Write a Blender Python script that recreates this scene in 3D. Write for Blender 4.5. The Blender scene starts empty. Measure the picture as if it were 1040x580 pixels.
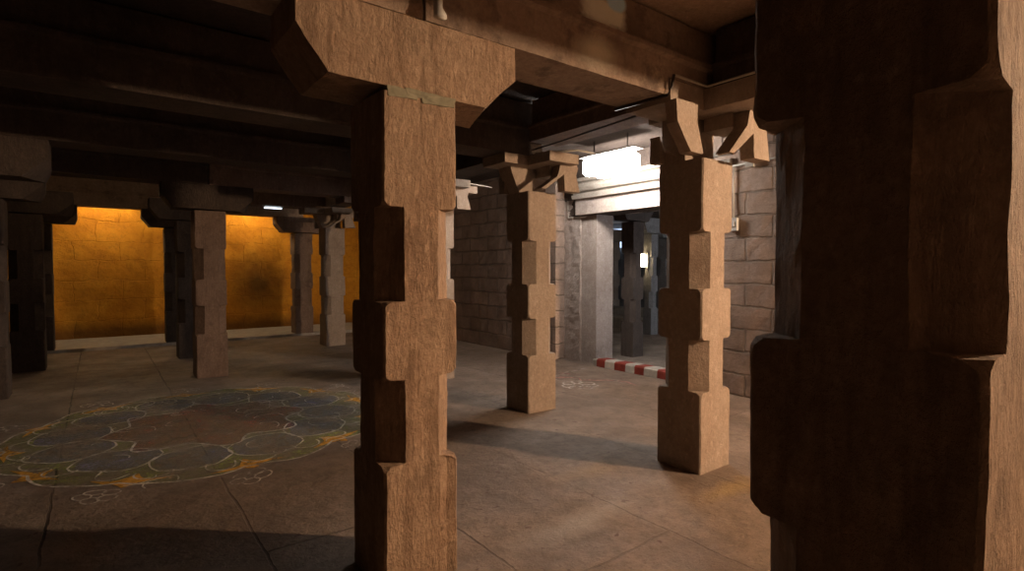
import bpy, bmesh, math, random
from mathutils import Vector, noise
S = bpy.context.scene
C = S.collection

# ---------------- camera, world, exposure ----------------
cam_d = bpy.data.cameras.new('camera'); cam = bpy.data.objects.new('camera', cam_d); C.objects.link(cam)
cam.location = (0, 0, 1.5)
cam.rotation_euler = (math.radians(90-1.725), 0, math.radians(-37.19))
cam_d.sensor_width = 36; cam_d.lens = 36*553.9/1040; cam_d.clip_start = .02; cam_d.clip_end = 200
S.camera = cam
w = bpy.data.worlds.new('world'); S.world = w; w.use_nodes = True
w.node_tree.nodes['Background'].inputs[0].default_value = (.9, .55, .4, 1)
w.node_tree.nodes['Background'].inputs[1].default_value = 0.0008
S.view_settings.view_transform = 'Standard'; S.view_settings.look = 'None'
S.view_settings.gamma = 1; S.view_settings.use_curve_mapping = False
S.view_settings.exposure = 0.0
S.cycles.use_denoising = True
S.cycles.max_bounces = 8; S.cycles.diffuse_bounces = 2

# lamp strengths (emission of the tubes)
MAIN = 6700; DOOR = 80; AISLE = 62; SIDE_FILL = 40; BACK = 40; HALL = 25; DIM = 2.5

# ---------------- materials ----------------
class NT:
    def __init__(s, name):
        s.m = bpy.data.materials.new(name); s.m.use_nodes = True; s.t = s.m.node_tree
        s.b = s.t.nodes['Principled BSDF']
        s.pos = s.t.nodes.new('ShaderNodeNewGeometry').outputs['Position']
    def n(s, typ, **kw):
        x = s.t.nodes.new('ShaderNode'+typ)
        for k, v in kw.items(): setattr(x, k, v)
        return x
    def l(s, a, b): s.t.links.new(a, b)
    def map(s, scale, src=None, loc=(0, 0, 0)):
        x = s.n('Mapping'); x.inputs['Scale'].default_value = scale; x.inputs['Location'].default_value = loc
        s.l(src or s.pos, x.inputs[0]); return x.outputs[0]
    def noise(s, sc, det=6, rough=.6, vec=None, dist=0):
        x = s.n('TexNoise'); x.inputs['Scale'].default_value = sc; x.inputs['Detail'].default_value = det
        x.inputs['Roughness'].default_value = rough; x.inputs['Distortion'].default_value = dist
        s.l(vec or s.pos, x.inputs['Vector']); return x.outputs[0]
    def ramp(s, fac, stops):
        x = s.n('ValToRGB'); r = x.color_ramp
        while len(r.elements) < len(stops): r.elements.new(.5)
        for e, (p, c) in zip(r.elements, stops):
            e.position = p; e.color = (*c, 1) if not isinstance(c, (int, float)) else (c, c, c, 1)
        s.l(fac, x.inputs[0]); return x.outputs[0]
    def mix(s, fac, a, b, mode='MIX'):
        x = s.n('Mix'); x.data_type = 'RGBA'; x.blend_type = mode
        for v, i in ((fac, 0), (a, 6), (b, 7)):
            if isinstance(v, (int, float)): x.inputs[i].default_value = v if i == 0 else (v, v, v, 1)
            elif isinstance(v, tuple): x.inputs[i].default_value = (*v, 1)
            else: s.l(v, x.inputs[i])
        return x.outputs[2]
    def math(s, op, a, b=0, c=None):
        x = s.n('Math', operation=op)
        for i, v in enumerate((a, b) if c is None else (a, b, c)):
            if isinstance(v, (int, float)): x.inputs[i].default_value = v
            else: s.l(v, x.inputs[i])
        return x.outputs[0]
    def bump(s, h, strength, dist, normal=None):
        x = s.n('Bump'); x.inputs['Strength'].default_value = strength; x.inputs['Distance'].default_value = dist
        s.l(h, x.inputs['Height'])
        if normal: s.l(normal, x.inputs['Normal'])
        return x.outputs[0]
    def blob(s, cx, cy, cz, rx, ry, rz, wob=.5, nsc=3, soft=.35):
        """0..1 mask of an irregular patch around a point"""
        v = s.map((1/rx, 1/ry, 1/rz), loc=(-cx/rx, -cy/ry, -cz/rz))
        ln = s.n('VectorMath', operation='LENGTH'); s.l(v, ln.inputs[0])
        d = s.math('ADD', ln.outputs['Value'], s.math('MULTIPLY', s.math('SUBTRACT', s.noise(nsc), .5), wob*2))
        return s.ramp(d, [(1-soft, 1.0), (1.0, 0.0)])
    def done(s, col, rough=.85, normal=None):
        s.l(col, s.b.inputs['Base Color']) if not isinstance(col, tuple) else setattr(s.b.inputs['Base Color'], 'default_value', (*col, 1))
        if isinstance(rough, (int, float)): s.b.inputs['Roughness'].default_value = rough
        else: s.l(rough, s.b.inputs['Roughness'])
        s.b.inputs['Specular IOR Level'].default_value = .35
        if normal: s.l(normal, s.b.inputs['Normal'])
        return s.m

def stone(name, c1, c2, dark, flute=.6, grain=.5, patches=.5):
    t = NT(name)
    big = t.noise(2.2, 7, .65); fine = t.noise(38, 6, .7)
    col = t.ramp(big, [(.28, dark), (.42, c1), (.68, c2)])
    col = t.mix(t.ramp(fine, [(.35, .55), (.7, 0.0)]), col, dark)
    pat = t.ramp(t.noise(5.5, 8, .7), [(.56, 0.0), (.64, patches)])
    col = t.mix(pat, col, tuple(x*.45 for x in c1))
    col = t.mix(t.ramp(t.noise(26, 5, .75, vec=t.map((1, 1, .55))), [(.54, 0.0), (.68, .4)]), col, tuple(min(1, x*1.35) for x in c2))
    st = t.noise(1, 5, .65, vec=t.map((16, 16, 2.2)))
    col = t.mix(t.ramp(st, [(.36, min(.6, flute*.75)), (.50, 0.0)]), col, dark)
    fl = t.noise(1, 6, .75, vec=t.map((34, 34, 9)), dist=.6)
    pit = t.n('TexVoronoi'); pit.inputs['Scale'].default_value = 60; t.l(t.map((1, 1, .6)), pit.inputs['Vector'])
    n1 = t.bump(fl, flute, .02)
    n2 = t.bump(fine, grain, .012, n1)
    n3 = t.bump(t.noise(70, 3, .6), .4, .01, n2)
    return t.done(col, .85, n3)

M_pillar = stone('pillar_granite', (.40, .27, .18), (.50, .36, .25), (.20, .125, .08), .9, .6)
M_pale = stone('smooth_pillar_granite', (.34, .265, .21), (.41, .335, .275), (.21, .155, .12), .25, .35, .3)
M_old = stone('dark_pillar_granite', (.22, .15, .115), (.30, .21, .165), (.10, .065, .05), .5, .6)  # darker version of the pillar granite
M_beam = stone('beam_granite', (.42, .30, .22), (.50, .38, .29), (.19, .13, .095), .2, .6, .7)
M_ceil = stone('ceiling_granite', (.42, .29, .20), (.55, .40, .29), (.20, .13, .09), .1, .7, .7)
M_shade = stone('shade_dark_granite', (.075, .055, .045), (.11, .08, .065), (.035, .025, .02), .5, .6)  # dark copy of the stone: shade of the hall put into the colour
M_hall = stone('hall_granite', (.30, .28, .27), (.40, .38, .36), (.15, .14, .13), .3, .5)
M_jamb = stone('jamb_granite', (.40, .33, .29), (.52, .45, .41), (.24, .18, .15), .2, .5, .4)
M_corn = stone('cornice_granite', (.30, .265, .225), (.38, .34, .295), (.19, .155, .13), .05, .5, .3)

def mat_beam_light_spots():
    t = NT('light_spot_granite')
    big = t.noise(2.2, 7, .65); fine = t.noise(30, 6, .7)
    col = t.ramp(big, [(.28, (.13, .09, .066)), (.42, (.27, .19, .14)), (.68, (.38, .29, .22))])
    col = t.mix(t.ramp(fine, [(.35, .5), (.7, 0.0)]), col, (.13, .085, .06))
    col = t.mix(t.ramp(t.noise(4.5, 8, .7), [(.52, 0.0), (.62, .8)]), col, (.12, .08, .06))
    col = t.mix(t.math('MULTIPLY', t.blob(2.37, 2.3, 2.78, .24, .3, .13, .45, 5, .8), .75), col, (.66, .60, .47))  # pale light spot painted into the beam colour
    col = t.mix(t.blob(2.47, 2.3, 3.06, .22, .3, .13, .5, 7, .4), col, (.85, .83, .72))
    col = t.mix(t.blob(2.58, 2.3, 3.15, .10, .3, .07, .2, 9, .25), col, (.62, .85, .98))  # bluish light spot, likewise painted into the colour
    nn = t.bump(fine, .6, .012, t.bump(big, .5, .04))
    return t.done(col, .85, nn)
M_beam_spots = mat_beam_light_spots()

def mat_wall(name, axis, c1, c2, mort, mult=1.0):
    t = NT(name)
    sp = t.n('SeparateXYZ'); t.l(t.pos, sp.inputs[0])
    wob = t.math('MULTIPLY', t.math('SUBTRACT', t.noise(2.5, 4), .5), .09)
    cb = t.n('CombineXYZ'); t.l(t.math('ADD', sp.outputs[axis], wob), cb.inputs[0]); t.l(t.math('ADD', sp.outputs[2], wob), cb.inputs[1])
    br = t.n('TexBrick'); t.l(cb.outputs[0], br.inputs['Vector'])
    br.inputs['Scale'].default_value = 1; br.inputs['Brick Width'].default_value = .62; br.inputs['Row Height'].default_value = .265
    br.inputs['Mortar Size'].default_value = .016; br.inputs['Mortar Smooth'].default_value = .6; br.inputs['Bias'].default_value = 0
    br.inputs['Color1'].default_value = (*c1, 1); br.inputs['Color2'].default_value = (*c2, 1); br.inputs['Mortar'].default_value = (*mort, 1)
    fine = t.noise(22, 8, .75); big = t.noise(3.2, 6, .65)
    col = t.mix(t.ramp(big, [(.35, .55), (.6, 0.0)]), br.outputs[0], tuple(x*.5 for x in c1))
    col = t.mix(t.ramp(fine, [(.35, .5), (.65, 0.0)]), col, tuple(x*.55 for x in c1))
    h = t.math('SUBTRACT', t.math('MULTIPLY', big, .6), t.math('MULTIPLY', br.outputs['Fac'], .7))
    n = t.bump(fine, .6, .02, t.bump(h, .9, .05))
    return t.done(col, .9, n)
M_wallR = mat_wall('squared_stone_wall', 1, (.40, .295, .235), (.52, .385, .315), (.36, .28, .225))
M_wallX = mat_wall('squared_stone_wall_cross', 0, (.24, .17, .13), (.30, .21, .16), (.14, .10, .08))

def mat_yellow():
    t = NT('yellow_limewashed_stone')
    sp = t.n('SeparateXYZ'); t.l(t.pos, sp.inputs[0])
    cb = t.n('CombineXYZ'); wob = t.math('MULTIPLY', t.math('SUBTRACT', t.noise(1.6, 4), .5), .25)
    t.l(t.math('ADD', sp.outputs[0], wob), cb.inputs[0]); t.l(t.math('ADD', sp.outputs[2], wob), cb.inputs[1])
    br = t.n('TexBrick'); t.l(cb.outputs[0], br.inputs['Vector'])
    br.inputs['Scale'].default_value = 1; br.inputs['Brick Width'].default_value = .8; br.inputs['Row Height'].default_value = .42; br.inputs['Mortar Size'].default_value = .012
    br.inputs['Mortar Smooth'].default_value = .8
    a = t.noise(2.4, 8, .7); fine = t.noise(9, 8, .75)
    col = t.ramp(a, [(.3, (.46, .18, .012)), (.5, (.58, .25, .018)), (.7, (.68, .33, .03))])
    col = t.mix(t.ramp(fine, [(.32, .65), (.5, 0.0)]), col, (.36, .15, .015))
    col = t.mix(t.math('MULTIPLY', br.outputs['Fac'], .15), col, (.30, .12, .012))
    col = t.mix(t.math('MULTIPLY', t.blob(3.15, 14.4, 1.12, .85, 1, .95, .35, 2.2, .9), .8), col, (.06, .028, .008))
    col = t.mix(t.math('MULTIPLY', t.blob(1.5, 14.4, 0.02, 9, 1, .42, .25, 2.5, .6), .75), col, (.09, .04, .012))  # darker wall foot: falloff of the lamp light put into the colour
    n = t.bump(fine, .6, .03, t.bump(t.math('SUBTRACT', a, t.math('MULTIPLY', br.outputs['Fac'], .3)), .7, .06))
    return t.done(col, .9, n)
M_yellow = mat_yellow()

def mat_floor():
    t = NT('worn_granite_floor')
    sp = t.n('SeparateXYZ'); t.l(t.pos, sp.inputs[0])
    wob = t.math('MULTIPLY', t.math('SUBTRACT', t.noise(3.5, 4), .5), .05)
    cb = t.n('CombineXYZ')
    t.l(t.math('ADD', t.math('ADD', sp.outputs[1], 40.35), wob), cb.inputs[0])
    t.l(t.math('ADD', t.math('ADD', sp.outputs[0], 19.27), wob), cb.inputs[1])
    br = t.n('TexBrick'); t.l(cb.outputs[0], br.inputs['Vector'])
    br.inputs['Scale'].default_value = 1; br.inputs['Brick Width'].default_value = 3.1; br.inputs['Row Height'].default_value = .95
    br.inputs['Mortar Size'].default_value = .008; br.inputs['Mortar Smooth'].default_value = .3; br.offset = .37
    br.inputs['Color1'].default_value = (.255, .195, .155, 1); br.inputs['Color2'].default_value = (.30, .235, .19, 1); br.inputs['Mortar'].default_value = (.26, .20, .16, 1)
    a = t.noise(1.1, 7, .6); b = t.noise(5, 8, .7); f = t.noise(45, 5, .7)
    vis = t.ramp(t.noise(.9, 3, .5), [(.42, 0.15), (.58, 1.0)])
    jm = t.math('MULTIPLY', t.math('MULTIPLY', br.outputs['Fac'], vis), t.ramp(t.math('MULTIPLY', sp.outputs[0], .2), [(.26, 1.0), (.36, .22)]))
    col = t.mix(t.ramp(a, [(.35, .7), (.6, 0.0)]), br.outputs[0], (.12, .09, .075))
    col = t.mix(t.ramp(b, [(.36, .55), (.52, 0.0)]), col, (.13, .098, .08))
    col = t.mix(t.ramp(b, [(.60, 0.0), (.72, .45)]), col, (.38, .33, .30))
    col = t.mix(t.ramp(f, [(.32, .4), (.45, 0.0)]), col, (.09, .07, .06))
    col = t.mix(t.ramp(t.noise(14, 9, .8), [(.40, .45), (.52, 0.0)]), col, (.12, .088, .07))
    sp2 = t.ramp(t.noise(11, 3, .5), [(.29, .85), (.33, 0.0)])
    col = t.mix(sp2, col, (.10, .055, .045))
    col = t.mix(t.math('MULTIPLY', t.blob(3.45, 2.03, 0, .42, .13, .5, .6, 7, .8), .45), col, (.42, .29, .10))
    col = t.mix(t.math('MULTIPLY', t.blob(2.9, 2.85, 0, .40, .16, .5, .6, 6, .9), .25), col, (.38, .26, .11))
    col = t.mix(t.math('MULTIPLY', t.blob(2.25, 2.3, 0, .62, .16, .5, .45, 6, .8), .5), col, (.44, .40, .36))  # pale strip: floor reflection put into the colour
    col = t.mix(jm, col, (.035, .026, .022))
    rr = t.ramp(t.noise(2.3, 6, .6), [(.35, .48), (.65, .8)])
    h = t.math('SUBTRACT', t.math('ADD', t.math('MULTIPLY', b, .7), t.math('MULTIPLY', f, .12)), jm)
    return t.done(col, rr, t.bump(h, .9, .03))
M_floor = mat_floor()

def plain(name, c, rough=.6, nsc=20, amt=.3, metal=0):
    t = NT(name); f = t.noise(nsc, 5)
    col = t.mix(t.ramp(f, [(.35, amt), (.65, 0.0)]), c, tuple(x*.45 for x in c))
    m = t.done(col, rough, t.bump(f, .2, .004)); t.b.inputs['Metallic'].default_value = metal
    return m
M_conduit = plain('grey_plastic_conduit', (.50, .46, .40), .5)
M_wire = plain('black_cable_rubber', (.05, .04, .035), .5)
M_box = plain('white_switch_plastic', (.62, .60, .56), .4)
M_fix = plain('painted_lamp_housing', (.6, .6, .6), .4)
M_red = plain('faded_red_paint', (.34, .055, .035), .7, 14, .5)
M_white = plain('faded_white_paint', (.62, .56, .48), .7, 14, .4)
M_mortar = plain('grey_green_mortar', (.30, .28, .20), .95, 25, .6)
M_plinth = plain('pale_plinth_stone', (.42, .38, .34), .8, 9, .5)

def emit(name, c, s):
    m = bpy.data.materials.new(name); m.use_nodes = True; t = m.node_tree
    b = t.nodes['Principled BSDF']; b.inputs['Base Color'].default_value = (.8, .8, .8, 1)
    b.inputs['Emission Color'].default_value = (*c, 1); b.inputs['Emission Strength'].default_value = s
    return m

def powder(name, c, cover):
    """coloured powder trodden into the stone: opaque grains, bare between"""
    t = NT(name); f = t.noise(16, 7, .75); g = t.noise(3.0, 4, .6)
    t.done(t.mix(t.ramp(f, [(.3, .5), (.6, 0.0)]), c, tuple(x*.5 for x in c)), .95)
    a = t.ramp(t.math('ADD', t.math('MULTIPLY', f, .55), t.math('MULTIPLY', g, .45)), [(.60-cover*.28, 0.0), (.74-cover*.2, min(1, .45+cover*.5))])
    t.l(a, t.b.inputs['Alpha'])
    return t.m

# ---------------- mesh helpers ----------------
def tag(o, label=None, cat=None, group=None, kind=None):
    if cat and not kind: kind = 'thing'
    for k, v in (('label', label), ('category', cat), ('group', group), ('kind', kind)):
        if v: o[k] = v
    return o
def obj(name, bm, mat, parent=None, smooth=False, loc=None):
    me = bpy.data.meshes.new(name); bm.normal_update(); bm.to_mesh(me); bm.free()
    for m in (mat if isinstance(mat, (list, tuple)) else [mat]): me.materials.append(m)
    if smooth:
        for p in me.polygons: p.use_smooth = True
    o = bpy.data.objects.new(name, me); C.objects.link(o)
    if parent: o.parent = parent
    if loc: o.location = loc
    return o
def empty(name, loc, label, cat, group=None):
    o = bpy.data.objects.new(name, None); C.objects.link(o); o.location = loc; o.empty_display_size = .1
    return tag(o, label, cat, group)
def dense(poly, s):
    out = []
    for i, a in enumerate(poly):
        b = poly[(i+1) % len(poly)]
        n = max(1, round(math.dist(a, b)/s))
        for k in range(n):
            f = k/n; out.append(tuple(a[j]+(b[j]-a[j])*f for j in range(len(a))))
    return out
def rough_v(p, amp, off, sc=9):
    q = Vector(p)+off
    v = noise.noise_vector(q*sc)*amp + noise.noise_vector(q*sc*3.1)*amp*.5
    return Vector(p)+v
def loft(bm, rings, amp=.003, off=(0, 0, 0), sc=9, mi=0):
    off = Vector(off); V = []
    for r in rings: V.append([bm.verts.new(rough_v(p, amp, off, sc)) for p in r])
    n = len(rings[0])
    for a, b in zip(V[:-1], V[1:]):
        for i in range(n):
            j = (i+1) % n
            f = bm.faces.new((a[i], a[j], b[j], b[i])); f.material_index = mi
    f1 = bm.faces.new(list(reversed(V[0]))); f2 = bm.faces.new(V[-1]); f1.material_index = f2.material_index = mi
    return V
def prism(bm, poly, axis, a, b, s=.05, amp=.003, off=(0, 0, 0), sc=9, mi=0, ends=None):
    """extrude 2-D polygon along axis 0/1/2 from a to b. ends: second polygon for the far end"""
    P0 = dense(poly, s)
    if ends:
        P1 = []
        for i, q in enumerate(poly):
            q2 = poly[(i+1) % len(poly)]; n = max(1, round(math.dist(q, q2)/s)); e, e2 = ends[i], ends[(i+1) % len(poly)]
            for k in range(n): P1.append(tuple(e[j]+(e2[j]-e[j])*k/n for j in (0, 1)))
    else: P1 = P0
    n = max(1, round(abs(b-a)/s)); rings = []
    for k in range(n+1):
        f = k/n; t = a+(b-a)*f; ring = []
        for u, v in zip(P0, P1):
            x, y = u[0]+(v[0]-u[0])*f, u[1]+(v[1]-u[1])*f
            ring.append((t, x, y) if axis == 0 else (x, t, y) if axis == 1 else (x, y, t))
        rings.append(ring)
    loft(bm, rings, amp, off, sc, mi)
    bmesh.ops.recalc_face_normals(bm, faces=bm.faces)
def box(bm, x0, x1, y0, y1, z0, z1, s=.08, amp=.0, off=(0, 0, 0), mi=0):
    prism(bm, [(x0, y0), (x1, y0), (x1, y1), (x0, y1)], 2, z0, z1, s, amp, off, mi=mi)
def snap(bm, z, to=None):
    for v in bm.verts:
        if abs(v.co.z-z) < .014: v.co.z = z if to is None else to
def tube(bm, pts, r, seg=8):
    pts = [Vector(p) for p in pts]; V = []
    for i, p in enumerate(pts):
        d = (pts[min(i+1, len(pts)-1)]-pts[max(i-1, 0)]).normalized()
        u = d.cross(Vector((0, 0, 1)) if abs(d.z) < .9 else Vector((1, 0, 0))).normalized(); v = d.cross(u)
        V.append([bm.verts.new(p+(u*math.cos(t)+v*math.sin(t))*r) for t in (2*math.pi*k/seg for k in range(seg))])
    for a, b in zip(V[:-1], V[1:]):
        for i in range(seg): bm.faces.new((a[i], a[(i+1) % seg], b[(i+1) % seg], b[i]))
    bm.faces.new(V[0]); bm.faces.new(V[-1]); bmesh.ops.recalc_face_normals(bm, faces=bm.faces)

# ---------------- setting ----------------
W = .386
def struct(name, bm, mat): return tag(obj(name, bm, mat), kind='structure')
bm = bmesh.new(); box(bm, -6, 20, -5, 20, -.3, 0, 30); struct('floor', bm, M_floor)
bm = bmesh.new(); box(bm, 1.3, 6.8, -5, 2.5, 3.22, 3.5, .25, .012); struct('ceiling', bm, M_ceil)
bm = bmesh.new(); box(bm, -6, 1.3, -5, 2.5, 3.22, 3.5, .5, .012); struct('ceiling.001', bm, M_shade)  # this and the next ceiling piece have shade put into their colour
bm = bmesh.new(); box(bm, -6, 6.8, 2.5, 14.8, 3.22, 3.5, .5, .012); struct('ceiling.002', bm, M_shade)
bm = bmesh.new()
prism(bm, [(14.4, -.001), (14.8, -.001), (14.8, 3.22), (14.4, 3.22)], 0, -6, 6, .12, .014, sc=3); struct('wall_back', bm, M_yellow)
# raised walk at the foot of the yellow wall
bm = bmesh.new(); prism(bm, [(12.58, .0), (14.4, .0), (14.4, .055), (12.6, .055)], 0, -6, 6, .2, .003); struct('trim_1', bm, M_plinth)
bm = bmesh.new(); box(bm, 6, 6.62, 6.72, 14.8, 0, 3.22, .12, .010); struct('wall_right', bm, M_wallR)
bm = bmesh.new(); box(bm, 6, 6.7, -5, 3.95, 0, 3.22, .12, .010); struct('wall_right.001', bm, M_wallR)
bm = bmesh.new(); box(bm, 6.2, 6.62, 3.95, 6.72, 2.36, 3.22, .12, .008); struct('wall_right.002', bm, M_shade)
bm = bmesh.new(); box(bm, -6, -5.6, -5, 14.8, 0, 3.22, .8); struct('wall_left', bm, M_shade)  # unseen walls coloured dark to cut bounce light
bm = bmesh.new(); box(bm, -5.6, 6.7, -5, -4.6, 0, 3.22, .8); struct('wall_front', bm, M_shade)

# doorway: jamb with a rough inner strip, lintel, moulded cornice
bm = bmesh.new(); box(bm, 6.2, 6.62, 6.36, 6.72, 0, 2.62, .035, .016, (3, 1, 2)); struct('door_1', bm, M_jamb)
bm = bmesh.new(); box(bm, 6.24, 6.62, 6.03, 6.36, 0, 2.36, .05, .004, (1, 7, 2)); struct('door_1.001', bm, M_jamb)
bm = bmesh.new(); box(bm, 6.24, 6.7, 3.7, 3.95, 0, 2.36, .06, .004); struct('door_1.002', bm, M_jamb)
bm = bmesh.new(); box(bm, 6.1, 6.62, 3.7, 6.36, 2.36, 2.60, .06, .004); struct('trim_2', bm, M_jamb)
bm = bmesh.new()
prof = [(6.2, 2.60), (6.02, 2.60), (6.00, 2.66), (6.05, 2.67), (6.05, 2.69), (5.98, 2.71), (5.95, 2.76), (5.96, 2.80), (6.03, 2.82), (6.03, 2.84), (5.97, 2.86), (5.97, 2.91), (6.2, 2.93)]
prism(bm, prof, 1, 3.6, 6.36, .05, .0025, mi=0); 
for v in bm.verts: v.co = v.co  # profile given as (x, z)
struct('trim_3', bm, M_corn)

# ---------------- beams ----------------
def cross_beam(name, r0, r1, l0, label, mat=M_beam, s=.05, z0=2.66, group=None, cut=None):
    """beam along +x; lower face, small ledge, recessed upper course"""
    w1 = l0+W
    prof = [(l0, z0), (w1, z0), (w1, 3.20), (l0+.035, 3.20), (l0+.03, 2.955), (l0-.03, 2.945), (l0-.03, 2.915), (l0, 2.90)]
    bm = bmesh.new(); prism(bm, prof, 0, r0, cut or r1, s, .005, (r0, l0, 3), 6)
    if cut: prism(bm, [(u, 2.782 if v == z0 else v) for u, v in prof], 0, cut-.004, r1, s, .005, (r0, l0, 3), 6)
    snap(bm, z0); return tag(obj(name, bm, mat), label, 'stone beam', group)
def long_beam(name, l0, l1, r0, label, s=.07, z0=2.70, mat=M_beam, group=None):
    prof = [(r0, z0), (r0+W, z0), (r0+W, 3.20), (r0+.035, 3.20), (r0+.03, 2.955), (r0-.02, 2.945), (r0-.02, 2.92), (r0, 2.91)]
    bm = bmesh.new(); prism(bm, prof, 1, l0, l1, s, .005, (r0, l0, 9), 6)
    snap(bm, z0); return tag(obj(name, bm, mat), label, 'stone beam', group)

LR = [.22, 2.30, 4.36, 6.43, 8.50, 10.57, 12.64]
cross_beam('stone_beam', 1.24, 3.70, 2.30, 'long brown stone beam with painted light spots running from the foreground pillar top to the right', M_beam_spots, .04, cut=3.06)
cross_beam('stone_beam', -.86, 1.222, 2.30, 'stone beam end resting on the big foreground bracket, left of its white pipe', M_beam, .06)
cross_beam('stone_beam', 3.72, 5.98, 2.30, 'dark stone beam running from the right lit pillar to the block wall', M_beam, .08, 2.785)
cross_beam('stone_beam', 1.50, 5.98, .22, 'unseen stone beam added overhead beside the nearest pillar to cut lamp light', M_old, .12)  # unseen beam added to block the wall lamp's upward light
cross_beam('stone_beam', -.86, 3.70, 4.36, 'dark stone beam over the open hall, second row behind the foreground bracket', M_shade, .09)
cross_beam('stone_beam', -.86, 3.70, 6.43, 'dark stone beam over the open hall, third row behind the foreground bracket', M_shade, .09)
cross_beam('stone_beam', -.86, 1.222, 8.50, 'dark stone beam above the left yellow opening, in front of its lintel', M_shade, .09)
cross_beam('stone_beam', 1.24, 3.70, 8.50, 'dark stone beam reaching right from the dim left pillar', M_old, .09)
cross_beam('stone_beam', 1.24, 3.70, 10.57, 'dark stone beam carrying the small ceiling light above the right yellow opening', M_old, .09)
cross_beam('stone_beam', -.86, 1.222, 12.64, 'brownish stone lintel beam across the top of the left yellow opening', M_beam, .09)
cross_beam('stone_beam', 1.24, 3.70, 12.64, 'stone lintel beam across the top of the right yellow opening', M_beam, .09)
long_beam('stone_beam', .66, 2.255, 3.50, 'dark stone beam running from the right lit pillar toward the near right pillar', z0=2.785, mat=M_shade)
long_beam('stone_beam', 2.70, 4.32, 3.50, 'dark stone beam joining the tops of the two lit pillars beside the doorway', z0=2.785, mat=M_old)
long_beam('stone_beam', 4.76, 6.39, 3.50, 'dark stone beam going back from the middle lit pillar', mat=M_shade)
long_beam('stone_beam', 6.83, 8.46, 3.50, 'dark stone beam hidden behind the foreground pillar head')
long_beam('stone_beam', 8.90, 10.53, 3.50, 'dark stone beam ending at the pinkish back pillar')

# ---------------- pillars ----------------
ZN = [.60, .99, 1.35, 1.785, 2.30]
def section(c, d=0.0, w=W):
    a, b = d, w-d
    return [(a+c, a), (b-c, a), (b, a+c), (b, b-c), (b-c, b), (a+c, b), (a, b-c), (a, a+c)]
def shaft_bm(s, amp, seed, z0=0, c=.105, zn=ZN, crack=False):
    """square / eight-sided / square / eight-sided / square, one continuous shaft"""
    bm = bmesh.new(); rings = []
    rnd = random.Random(seed)
    sq = .010
    stops = [(z0, sq)]
    z = [z0]+[q+rnd.uniform(-.012, .012) for q in zn[:4]]+[zn[4]]
    kinds = [sq, c, sq, c, sq]
    base = section(c)
    nseg = [max(1, round(math.dist(base[i], base[(i+1) % 8])/s)) for i in range(8)]
    def ring(zz, cc, d=0.0):
        p = section(cc, d); r = []
        for i in range(8):
            a, b = p[i], p[(i+1) % 8]
            for k in range(nseg[i]):
                f = k/nseg[i]; r.append((a[0]+(b[0]-a[0])*f, a[1]+(b[1]-a[1])*f, zz))
        return r
    for i in range(5):
        a, b = z[i], z[i+1]; cc = kinds[i]; n = max(2, round((b-a)/s))
        d0 = 0
        for k in range(n+1):
            zz = a+(b-a)*k/n
            if cc == sq and ((k == 0 and i > 0) or (k == n and i < 4)):
                e = .016
                if k == 0: rings.append(ring(zz, .034)); rings.append(ring(zz+e, .014)); continue
                rings.append(ring(zz-e, .014)); rings.append(ring(zz, .034)); continue
            if cc == c and k in (0, n): zz += .004 if k == 0 else -.004
            rings.append(ring(zz, cc))
    loft(bm, rings, amp, (seed*3.7, seed*1.3, seed*2.1), 7)
    if crack:
        for v in bm.verts:
            if v.co.y < .02 and abs(v.co.x-.335-.008*math.sin(v.co.z*9)) < .0125 and v.co.z < .60: v.co.y += .013
            if v.co.x > .35 and v.co.z > .5 and v.co.z < .62: v.co.z -= .015
    for v in bm.verts:
        if v.co.z < z0+.03: v.co.z = max(z0, min(v.co.z, z0+.03)) if v.co.z > z0+.012 else z0
    bmesh.ops.recalc_face_normals(bm, faces=bm.faces)
    return bm
def bracket_simple(s, amp, seed, left=.37, right=.36, zt=2.66, broken=False):
    bm = bmesh.new(); W2 = W
    near = [(-left+.13, 2.325), (W+right-.19, 2.315), (W+right, 2.49), (W+right, zt), (-left, zt), (-left, 2.50)]
    far = [(-left+.13, 2.325), (W+right-.04, 2.315), (W+right, 2.42), (W+right, zt), (-left, zt), (-left, 2.50)]
    prism(bm, near, 1, 0, W2, s, amp, (seed, 0, 0), 8, ends=far)
    if broken:
        for v in bm.verts:
            q = ((v.co.x-.60)/.13)**2+((v.co.z-2.53)/.09)**2+noise.noise(v.co*14)*.8
            if v.co.y < .06 and q < 1: v.co.y += .022+.02*noise.noise(v.co*30)
    return bm
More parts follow.
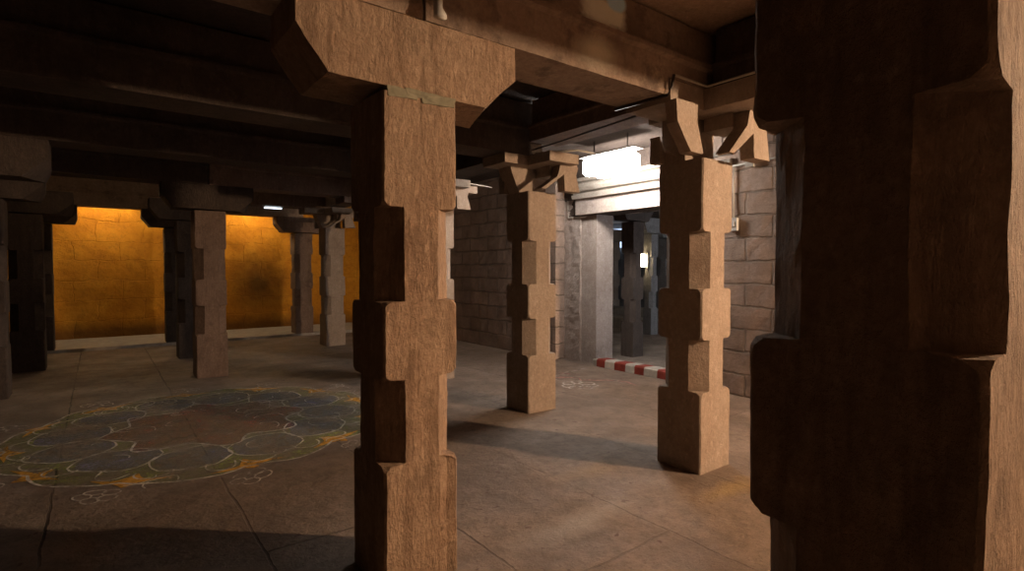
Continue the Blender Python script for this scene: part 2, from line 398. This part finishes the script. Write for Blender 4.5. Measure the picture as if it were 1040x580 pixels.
def bracket_crossed(s, amp, seed, slab=(2.56, 2.66), ext=.38, leaf=False):
    """core block, crossed slab and cut-out hanging plates at the ends"""
    bm = bmesh.new(); o = (seed, 2, 5)
    prism(bm, [(.0, .15), (.36, .15), (.36, .36), (.0, .36)], 2, 2.30, slab[0], s, amp, o)
    cross = [(-ext, .0), (-.0, .0), (0, -ext-.03), (W, -ext-.03), (W, 0), (W+ext, 0), (W+ext, W), (W, W), (W, W+.1), (0, W+.1), (0, W), (-ext, W)]
    prism(bm, cross, 2, slab[0], slab[1], s, amp, o)
    z = 2.30; h = slab[0]
    A = [(.25, h), (.50, h), (.47, h-.09), (.52, z), (.31, z), (.30, z+.17), (.05, z), (-.01, z), (.21, h-.12)]
    prism(bm, A, 1, -.21, -.10, s*.7, amp, o)
    box(bm, .20, .47, -.10, .13, h-.10, h, s, amp, o)
    B = [(-.40, h), (-.16, h), (-.16, h-.12), (-.09, z+.02), (-.09, z), (-.23, z), (-.385, h-.15)]
    if leaf: prism(bm, B, 1, -.06, .03, s*.7, amp, o)
    else: prism(bm, [(-.12, h), (.0, h), (.0, z), (-.03, z+.05), (-.10, z+.20)], 1, .15, .36, s, amp, o)
    prism(bm, [(-.07, z+.20), (-.03, z+.12), (.0, z+.06), (.0, z), (-.07, z)], 1, W-.06, W+.03, s*.7, amp, o)
    return bm
def pillar(x, y, label, mat, kind, s=.05, amp=.004, z0=0.0, seed=1, bargs={}, bmat=None, crack=False):
    t = empty('stone_pillar', (x, y, z0), label, 'pillar', None)
    obj('shaft', shaft_bm(s, amp, seed, 0, zn=[q-(z0 if i == 4 else 0) for i, q in enumerate(ZN)], crack=crack), mat, t)
    bmf = bracket_simple if kind == 's' else bracket_crossed
    bb = bmf(s, amp, seed, **bargs); snap(bb, 2.66, 2.656); snap(bb, 2.77, 2.776)
    o = obj('bracket', bb, bmat or mat, t)
    if z0: o.location.z = -z0
    return t
P1 = pillar(1.02, 2.30, 'large foreground pillar, pitted orange-brown, under a long bracket with slanted ends', M_pillar, 's', .022, .0045, seed=3, crack=True, bargs=dict(broken=True))
bm = bmesh.new()
for a, b, z, h in ((.03, .17, 2.300, .022), (.20, .37, 2.302, .028), (.12, .22, 2.306, .012)):
    prism(bm, [(a, z-h), (b, z-h*.8), (b+.01, z+.022), (a-.01, z+.022)], 1, -.006, .05, .02, .004, (a, 0, 0), 20)
tag(obj('mortar_packing', bm, M_mortar, P1), 'grey-green mortar squeezed under the bracket')
P4 = pillar(1.08, .22, 'nearest pillar at the right edge of the photo, black in shadow with one lit side', M_pillar, 's', .03, .0045, seed=5)
pillar(3.46, 2.30, 'pale lit pillar to the right of the doorway, dark left side, cut-out hanging bracket', M_pale, 'x', .035, .003, seed=7, bargs=dict(slab=(2.63, 2.77), leaf=True))
pillar(3.52, 4.36, 'middle pillar left of the doorway, lit orange, dark left side', M_pale, 'x', .04, .003, seed=9, bargs=dict(ext=.30))
pillar(3.50, 6.43, 'pillar just peeping out behind the right edge of the foreground pillar', M_pale, 'x', .05, .003, seed=11)
pillar(3.50, 8.50, 'pillar hidden behind the foreground pillar', M_old, 'x', .07, .003, seed=13)
pillar(3.50, 10.57, 'pinkish pillar at the back just left of the foreground pillar', M_pale, 'x', .06, .008, seed=15)
pillar(3.50, 12.60, 'dark pillar standing against the yellow wall, right of the soot stain', M_old, 's', .06, .012, seed=17, z0=.055)
pillar(1.05, 8.50, 'dim grey-brown pillar between the two yellow openings, nearest of that cluster', M_old, 's', .06, .004, seed=19, bmat=M_shade)
pillar(1.05, 10.57, 'dark pillar forming the right side of the left yellow opening', M_shade, 's', .06, .004, seed=21)
pillar(1.05, 12.60, 'dark pillar at the yellow wall, mostly behind the cluster of dim pillars', M_shade, 's', .06, .004, seed=23, z0=.055)
pillar(-1.03, 10.57, 'dark pillar forming the left side of the left yellow opening', M_shade, 's', .06, .005, seed=25)
pillar(-1.03, 12.60, 'dark pillar at the yellow wall behind the far left pillar', M_shade, 's', .06, .005, seed=27, z0=.055)
pillar(-1.24, 8.50, 'black pillar near the left edge of the photo, in front of the yellow opening', M_shade, 's', .06, .005, seed=29)
pillar(-1.30, 6.43, 'pillar at the left picture edge whose brown bracket end pokes into view', M_shade, 's', .06, .005, seed=31, bargs=dict(right=.58))

# ---------------- inner hall seen through the doorway ----------------
bm = bmesh.new(); box(bm, 15.6, 16, 6, 20, 0, 3.6, .6); struct('wall_far', bm, M_hall)
bm = bmesh.new(); box(bm, 6.8, 16, 16.5, 16.9, 0, 3.6, .6); struct('wall_far.001', bm, M_hall)
bm = bmesh.new(); box(bm, 6.8, 16, 2, 16.9, 3.22, 3.5, .6); struct('ceiling.003', bm, M_ceil)
bm = bmesh.new(); box(bm, 6.8, 12.5, 2.5, 2.9, 0, 3.22, .6); struct('wall_far.002', bm, M_hall)
def hall_pillar(x, y, label, mat, w=1.0):
    t = pillar(x, y, label, mat, 's', .07, .004, seed=int(x*7)); t.scale = (w, w, 1); return t
hall_pillar(7.2, 6.10, 'black pillar just inside the doorway', M_shade, .7)
hall_pillar(10.0, 7.95, 'grey-white pillar deep inside the doorway beside the glowing lamp', M_hall, .62)
hall_pillar(12.0, 9.0, 'thin pillar deep inside the doorway, right of the grey-white one', M_hall, .8)
hall_pillar(12.0, 10.9, 'narrow warm-lit pillar deep inside the doorway, left of the black one', M_pale, .7)
bm = bmesh.new(); prism(bm, [(10.6, 0), (11.7, 0), (11.7, .46), (11.1, .46), (11.1, .26), (10.6, .26)], 1, 7.5, 14.5, .2, .003)
tag(obj('stepped_platform', bm, M_plinth), 'low pale stepped platform deep inside the doorway', 'platform')
E_day = emit('daylight_glass', (.55, .72, 1.0), 1.6)
bm = bmesh.new(); box(bm, 15.5, 15.59, 13.6, 14.7, 2.3, 3.0, 1); tag(obj('window_1', bm, E_day), kind='structure')

bm = bmesh.new(); box(bm, 7.6, 11.8, 2.91, 2.95, 1.2, 2.7, 2); tag(obj('hall_fill_panel', bm, emit('hall_fill_glow', (.80, .88, 1.0), 3.0)), kind='structure')  # added glowing panel, out of view, lighting the hall pillar fronts

# kerb across the doorway, painted red and white
bm = bmesh.new(); ys = [6.05, 5.88, 5.71, 5.52, 5.31, 5.14, 4.97, 4.74, 4.56, 4.38, 4.2, 3.96]
for i, (a, b) in enumerate(zip(ys[:-1], ys[1:])):
    pr = [(6.10, 0), (6.34, 0), (6.34, .11), (6.13, .12), (6.105, .10)]
    if i == 0: prism(bm, pr, 1, b, a, .04, .003, mi=0, ends=[(6.18, 0), (6.30, 0), (6.30, .08), (6.20, .085), (6.185, .06)])
    else: prism(bm, pr, 1, b, a, .04, .003, mi=i % 2)
tag(obj('doorway_kerb', bm, [M_white, M_red]), 'low kerb painted in red and white blocks across the doorway', 'kerb')

# ---------------- lamps ----------------
def tube_lamp(name, p0, p1, r, col, s, label, group=None, housing=(0, 0, .035), rod=0):
    p0, p1 = Vector(p0), Vector(p1); mid = (p0+p1)/2
    t = empty(name, mid, label, 'lamp', group)
    bm = bmesh.new(); tube(bm, [p0-mid, p1-mid], r, 10); obj('tube', bm, emit(name+'_glow', col, s), t, True)
    h = Vector(housing); bm = bmesh.new(); d = (p1-p0).normalized(); q = [p0-mid+h-d*.03, p1-mid+h+d*.03]
    tube(bm, q, max(.016, r*.8), 4); obj('housing', bm, M_fix, t)
    for e in (p0-mid, p1-mid):
        bm = bmesh.new(); tube(bm, [e, e+h], .011, 6); obj('socket', bm, M_fix, t)
        if rod: bm = bmesh.new(); tube(bm, [e+h, e+h+Vector((0, 0, rod))], .008, 6); obj('hanger', bm, M_fix, t)
    return t
t = empty('wall_lamp', (5.86, -1.4, 2.615), 'warm bulb lamp on the block wall behind the camera to the right', 'lamp')
bm = bmesh.new(); bmesh.ops.create_uvsphere(bm, u_segments=20, v_segments=12, radius=.07); obj('bulb', bm, emit('bulb_glow', (1, .68, .42), MAIN), t, True)
bm = bmesh.new(); tube(bm, [(0, 0, .065), (0, 0, .15), (.14, 0, .15)], .03, 10); obj('holder', bm, M_fix, t)
t = empty('doorway_lamp', (5.36, 4.95, 2.84), 'glaring white lamp hanging before the doorway cornice', 'lamp')
E_door = emit('diffuser_glow', (1, .94, .87), DOOR)
bm = bmesh.new(); prism(bm, [(-.46, -.09), (-.42, -.13), (.16, -.13), (.20, -.09), (.20, .10), (.14, .14), (-.38, .14), (-.46, .08)], 0, -.05, .05, .1); obj('diffuser', bm, E_door, t)
bm = bmesh.new(); prism(bm, [(.205, -.07), (.40, -.07), (.44, -.03), (.44, .12), (.40, .16), (.205, .10)], 0, -.05, .05, .1); obj('diffuser', bm, E_door, t)
bm = bmesh.new(); prism(bm, [(-.48, .165), (.46, .165), (.46, .185), (-.48, .185)], 0, -.10, .10, .1); obj('added_top_plate', bm, M_fix, t)  # plate added to keep the lamp's light off the ceiling
for yy in (-.3, .28):
    bm = bmesh.new(); tube(bm, [(0, yy, .17), (0, yy, .385)], .008, 6); obj('hanger', bm, M_wire, t)
tube_lamp('aisle_lamp', (-.5, 13.75, 2.98), (.7, 13.75, 2.98), .03, (1, .74, .42), AISLE, 'lamp washing the yellow wall in the left opening', housing=(0, 0, .1), rod=.14)
tube_lamp('aisle_lamp', (2.3, 13.75, 2.98), (3.5, 13.75, 2.98), .03, (1, .74, .42), AISLE, 'lamp washing the yellow wall in the right opening', housing=(0, 0, .1), rod=.14)
tube_lamp('aisle_lamp', (-.2, 9.15, 3.0), (.4, 9.15, 3.0), .02, (1, .66, .36), SIDE_FILL, 'small added fill lamp tucked behind the dark beam above the left yellow opening', housing=(0, 0, .1), rod=.12)  # added fill light for the lintel, hidden from the camera
tube_lamp('wall_lamp', (5.88, 10.9, 2.60), (5.88, 11.6, 2.60), .025, (1, .85, .68), BACK, 'lamp on the block wall, hidden behind the foreground pillar', housing=(.07, 0, 0))
tube_lamp('ceiling_lamp', (2.42, 10.62, 2.615), (2.72, 10.62, 2.615), .014, (.8, .9, 1), DIM, 'small dim ceiling light under the beam above the right yellow opening')
tube_lamp('hall_lamp', (9.80, 8.04, 1.55), (9.80, 8.04, 1.84), .05, (1, .78, .45), HALL, 'glowing yellow lamp deep inside the doorway', housing=(.14, 0, 0))

# ---------------- cables, conduits, boxes ----------------
def cable(name, pts, r, mat, label, cat='cable'):
    bm = bmesh.new(); tube(bm, pts, r, 6); return tag(obj(name, bm, mat, smooth=True), label, cat)
cable('black_cable', [(2.98, 2.70, 2.645), (3.02, 2.28, 2.65), (3.05, 2.27, 2.70), (3.055, 2.255, 2.785)], .011, M_wire, 'black cable crossing the beam underside and climbing the right lit pillar bracket')
cable('pipe_conduit', [(3.07, 2.26, 2.785), (3.44, 2.26, 2.785), (3.44, 2.0, 2.785), (3.44, 1.86, 2.785)], .009, M_conduit, 'thin pale conduit along the slab edge on top of the right lit pillar', 'conduit')
cable('pipe_conduit', [(3.56, 4.30, 2.675), (3.80, 3.93, 2.672), (4.02, 3.93, 2.672)], .010, M_conduit, 'thin conduit lying on the hanging bracket of the middle lit pillar', 'conduit')
cable('black_cable', [(3.44, 2.9, 2.72), (3.44, 3.9, 2.68), (3.44, 4.2, 2.675)], .008, M_wire, 'black cable strung along the beam left of the doorway lamp')
cable('pipe_conduit', [(5.975, 3.62, 2.71), (5.975, 2.3, 2.75)], .012, M_conduit, 'thin pale conduit high on the block wall right of the right lit pillar', 'conduit')
bm = bmesh.new(); box(bm, 5.935, 5.961, 3.30, 3.40, 2.665, 2.745, .03, .001); tag(obj('junction_box', bm, M_conduit), 'round-edged junction box on the conduit high on the block wall', 'box')
bm = bmesh.new(); box(bm, 5.945, 5.99, 3.50, 3.61, 1.95, 2.10, .04, .001); sw = tag(obj('switch_box', bm, M_box), 'small white switch box on the block wall beside the right lit pillar', 'box')
bm = bmesh.new(); box(bm, 5.935, 5.945, 3.53, 3.58, 2.0, 2.06, .03); obj('switch', bm, M_fix, sw)
cable('pipe_conduit', [(5.975, 3.56, 2.70), (5.975, 3.56, 2.10)], .010, M_conduit, 'vertical conduit dropping to the white switch box', 'conduit')
cable('pipe_conduit', [(6.17, 6.62, 2.62), (6.17, 6.60, 2.34), (6.17, 6.2, 2.33)], .010, M_conduit, 'thin white conduit on the left jamb of the doorway', 'conduit')
cable('pipe_conduit', [(3.95, 6.30, 2.67), (4.6, 6.55, 2.69)], .008, M_conduit, 'short bright conduit beside the peeping back pillar bracket', 'conduit')
bm = bmesh.new(); tube(bm, [(1.27, 2.225, 2.655), (1.27, 2.225, 2.67), (1.268, 2.235, 2.70), (1.265, 2.24, 3.2)], .022, 10)
for v in bm.verts:
    if v.co.z < 2.68: v.co.x = 1.262+(v.co.x-1.262)*1.5; 
tag(obj('white_pipe', bm, M_box, smooth=True), 'white vertical pipe with a flared foot on top of the foreground bracket', 'pipe')

# ---------------- floor drawings ----------------
def warp(p): return (p[0]+.06*noise.noise(Vector((p[0]*3.5, p[1]*3.5, 3))), p[1]+.07*noise.noise(Vector((p[0]*3.5, p[1]*3.5, 8))))
def flat(bm, pts, z0, z1):
    pts = [warp(p) for p in pts]
    vs = [bm.verts.new((x, y, z1)) for x, y in pts]; lo = [bm.verts.new((x, y, z0)) for x, y in pts]
    bm.faces.new(vs); n = len(pts)
    for i in range(n): bm.faces.new((vs[i], vs[(i+1) % n], lo[(i+1) % n], lo[i]))
def ribbon(bm, pts, w, z):
    pts = [warp(p) for p in pts]
    n = len(pts); L = []; Rr = []
    for i, p in enumerate(pts):
        a = Vector(pts[max(i-1, 0)]); b = Vector(pts[min(i+1, n-1)]); d = (b-a)
        if d.length < 1e-6: d = Vector((1, 0))
        d.normalize(); k = Vector((-d.y, d.x))*w*(.7+.6*abs(noise.noise(Vector((p[0]*9, p[1]*9, 1)))))/1.4
        L.append(bm.verts.new((p[0]+k.x, p[1]+k.y, z))); Rr.append(bm.verts.new((p[0]-k.x, p[1]-k.y, z)))
    for i in range(n-1): bm.faces.new((L[i], Rr[i], Rr[i+1], L[i+1]))
def arc(cx, cy, r, a0, a1, n=24, ry=None):
    return [(cx+r*math.cos(math.radians(a0+(a1-a0)*k/n)), cy+(ry or r)*math.sin(math.radians(a0+(a1-a0)*k/n))) for k in range(n+1)]
KX, KY, KR = .85, 6.0, 1.5
rg = empty('floor_rangoli', (KX, KY, 0), 'large faded round rangoli in coloured powders on the floor left of the foreground pillar', 'floor drawing')
def pol(r, a): return (r*math.cos(math.radians(a)), r*math.sin(math.radians(a)))
chalk = powder('white_chalk', (.80, .72, .64), .9)
bm = bmesh.new()   # green ring between scalloped outlines
N = 12
outer = [pol(KR*(1+.07*abs(math.sin(math.radians(a*N/2)))), a) for a in range(0, 360, 3)]
flat(bm, outer, .0005, .0015); obj('green_powder', bm, powder('green_powder', (.36, .37, .13), .62), rg)
blue = powder('blue_powder', (.27, .24, .35), .55); orange = powder('orange_powder', (.72, .36, .05), .95)
for k in range(N):
    a = 360/N*k+15; c = pol(KR*.72, a)
    bm = bmesh.new(); flat(bm, [(c[0]+.27*math.cos(t)*(1+.1*math.cos(3*t)), c[1]+.27*math.sin(t)) for t in (2*math.pi*j/20 for j in range(20))], .0015, .0022)
    obj('blue_powder', bm, blue, rg)
bm = bmesh.new(); flat(bm, [pol(KR*.52*(1+.12*math.cos(math.radians(a*8))), a) for a in range(0, 360, 4)], .002, .003)
obj('red_powder', bm, powder('red_powder', (.42, .17, .15), .58), rg)
for k in range(N):
    a = 360/N*k+2; c = Vector(pol(KR*.99, a)); tdir = Vector(pol(1, a+90)); ndir = Vector(pol(1, a)); pts = []
    for j in range(4):
        p, q = [(tdir*.27, ndir*.13), (ndir*.13, tdir*-.27), (tdir*-.27, ndir*-.13), (ndir*-.13, tdir*.27)][j]
        for f in (0, .25, .5, .75):
            v = p*(1-f)+q*f; pts.append(c+v*(1-.45*math.sin(math.pi*f)))
    bm = bmesh.new(); flat(bm, [(p.x, p.y) for p in pts], .0025, .0035); obj('orange_powder', bm, orange, rg)
bm = bmesh.new()
for a, b in ((KR, .07), (KR*.52, .12)):
    nn = N/2 if b == .07 else 8
    f = (lambda t: a*(1+b*abs(math.sin(math.radians(t*nn))))) if b == .07 else (lambda t: a*(1+b*math.cos(math.radians(t*8))))
    ribbon(bm, [pol(f(t), t) for t in range(0, 361, 3)], .016, .004)
for k in range(N):
    a = 360/N*k+15; c = pol(KR*.72, a); ribbon(bm, arc(c[0], c[1], .29, 0, 360, 20), .012, .004)
    for s_ in (-1, 1): 
        e = pol(KR*.9, a+s_*9); ribbon(bm, arc(e[0], e[1], .12, a-100, a+100, 10), .011, .0042)
    a2 = 360/N*k; c = Vector(pol(KR*1.17, a2))
    for j in range(5):
        d = pol(.075, a2+j*72); ribbon(bm, arc(c.x+d[0], c.y+d[1], .05, 0, 360, 10), .010, .0042)
rr = random.Random(4)
for k in range(70):
    a = rr.uniform(0, 360); r = KR*math.sqrt(rr.uniform(.03, 1.25)); c = pol(r, a); a0 = rr.uniform(0, 360)
    ribbon(bm, arc(c[0], c[1], rr.uniform(.04, .13), a0, a0+rr.uniform(90, 230), 9), .008, .0044)
obj('chalk_outline', bm, chalk, rg)
dr = empty('chalk_flower', (5.15, 5.25, 0), 'small white and pink chalk flower drawing on the floor in front of the doorway', 'floor drawing')
bm = bmesh.new()
for k in range(7):
    c = pol(.16, k*51); ribbon(bm, arc(c[0]-.22, c[1]-.2, .085, 0, 360, 12), .019, .003)
ribbon(bm, arc(-.22, -.2, .08, 0, 360, 12), .019, .003)
ribbon(bm, [(.0, .62), (.1, .5), (.22, .58), (.42, .55), (.7, .62)], .019, .003)
ribbon(bm, arc(.0, .2, .22, 60, 270, 14), .019, .003)
obj('white_chalk_lines', bm, powder('bright_chalk', (.75, .68, .64), .9), dr)
bm = bmesh.new()
ribbon(bm, [(.05, .0), (.15, -.12), (.3, -.2), (.42, -.42), (.36, -.62)], .03, .0035)
ribbon(bm, arc(.02, .42, .16, 0, 270, 14), .03, .0035)
ribbon(bm, [(-.05, .35), (.05, .15), (.0, .0), (.12, -.05)], .03, .0035)
obj('pink_chalk_lines', bm, powder('pink_chalk', (.70, .38, .36), .85), dr)
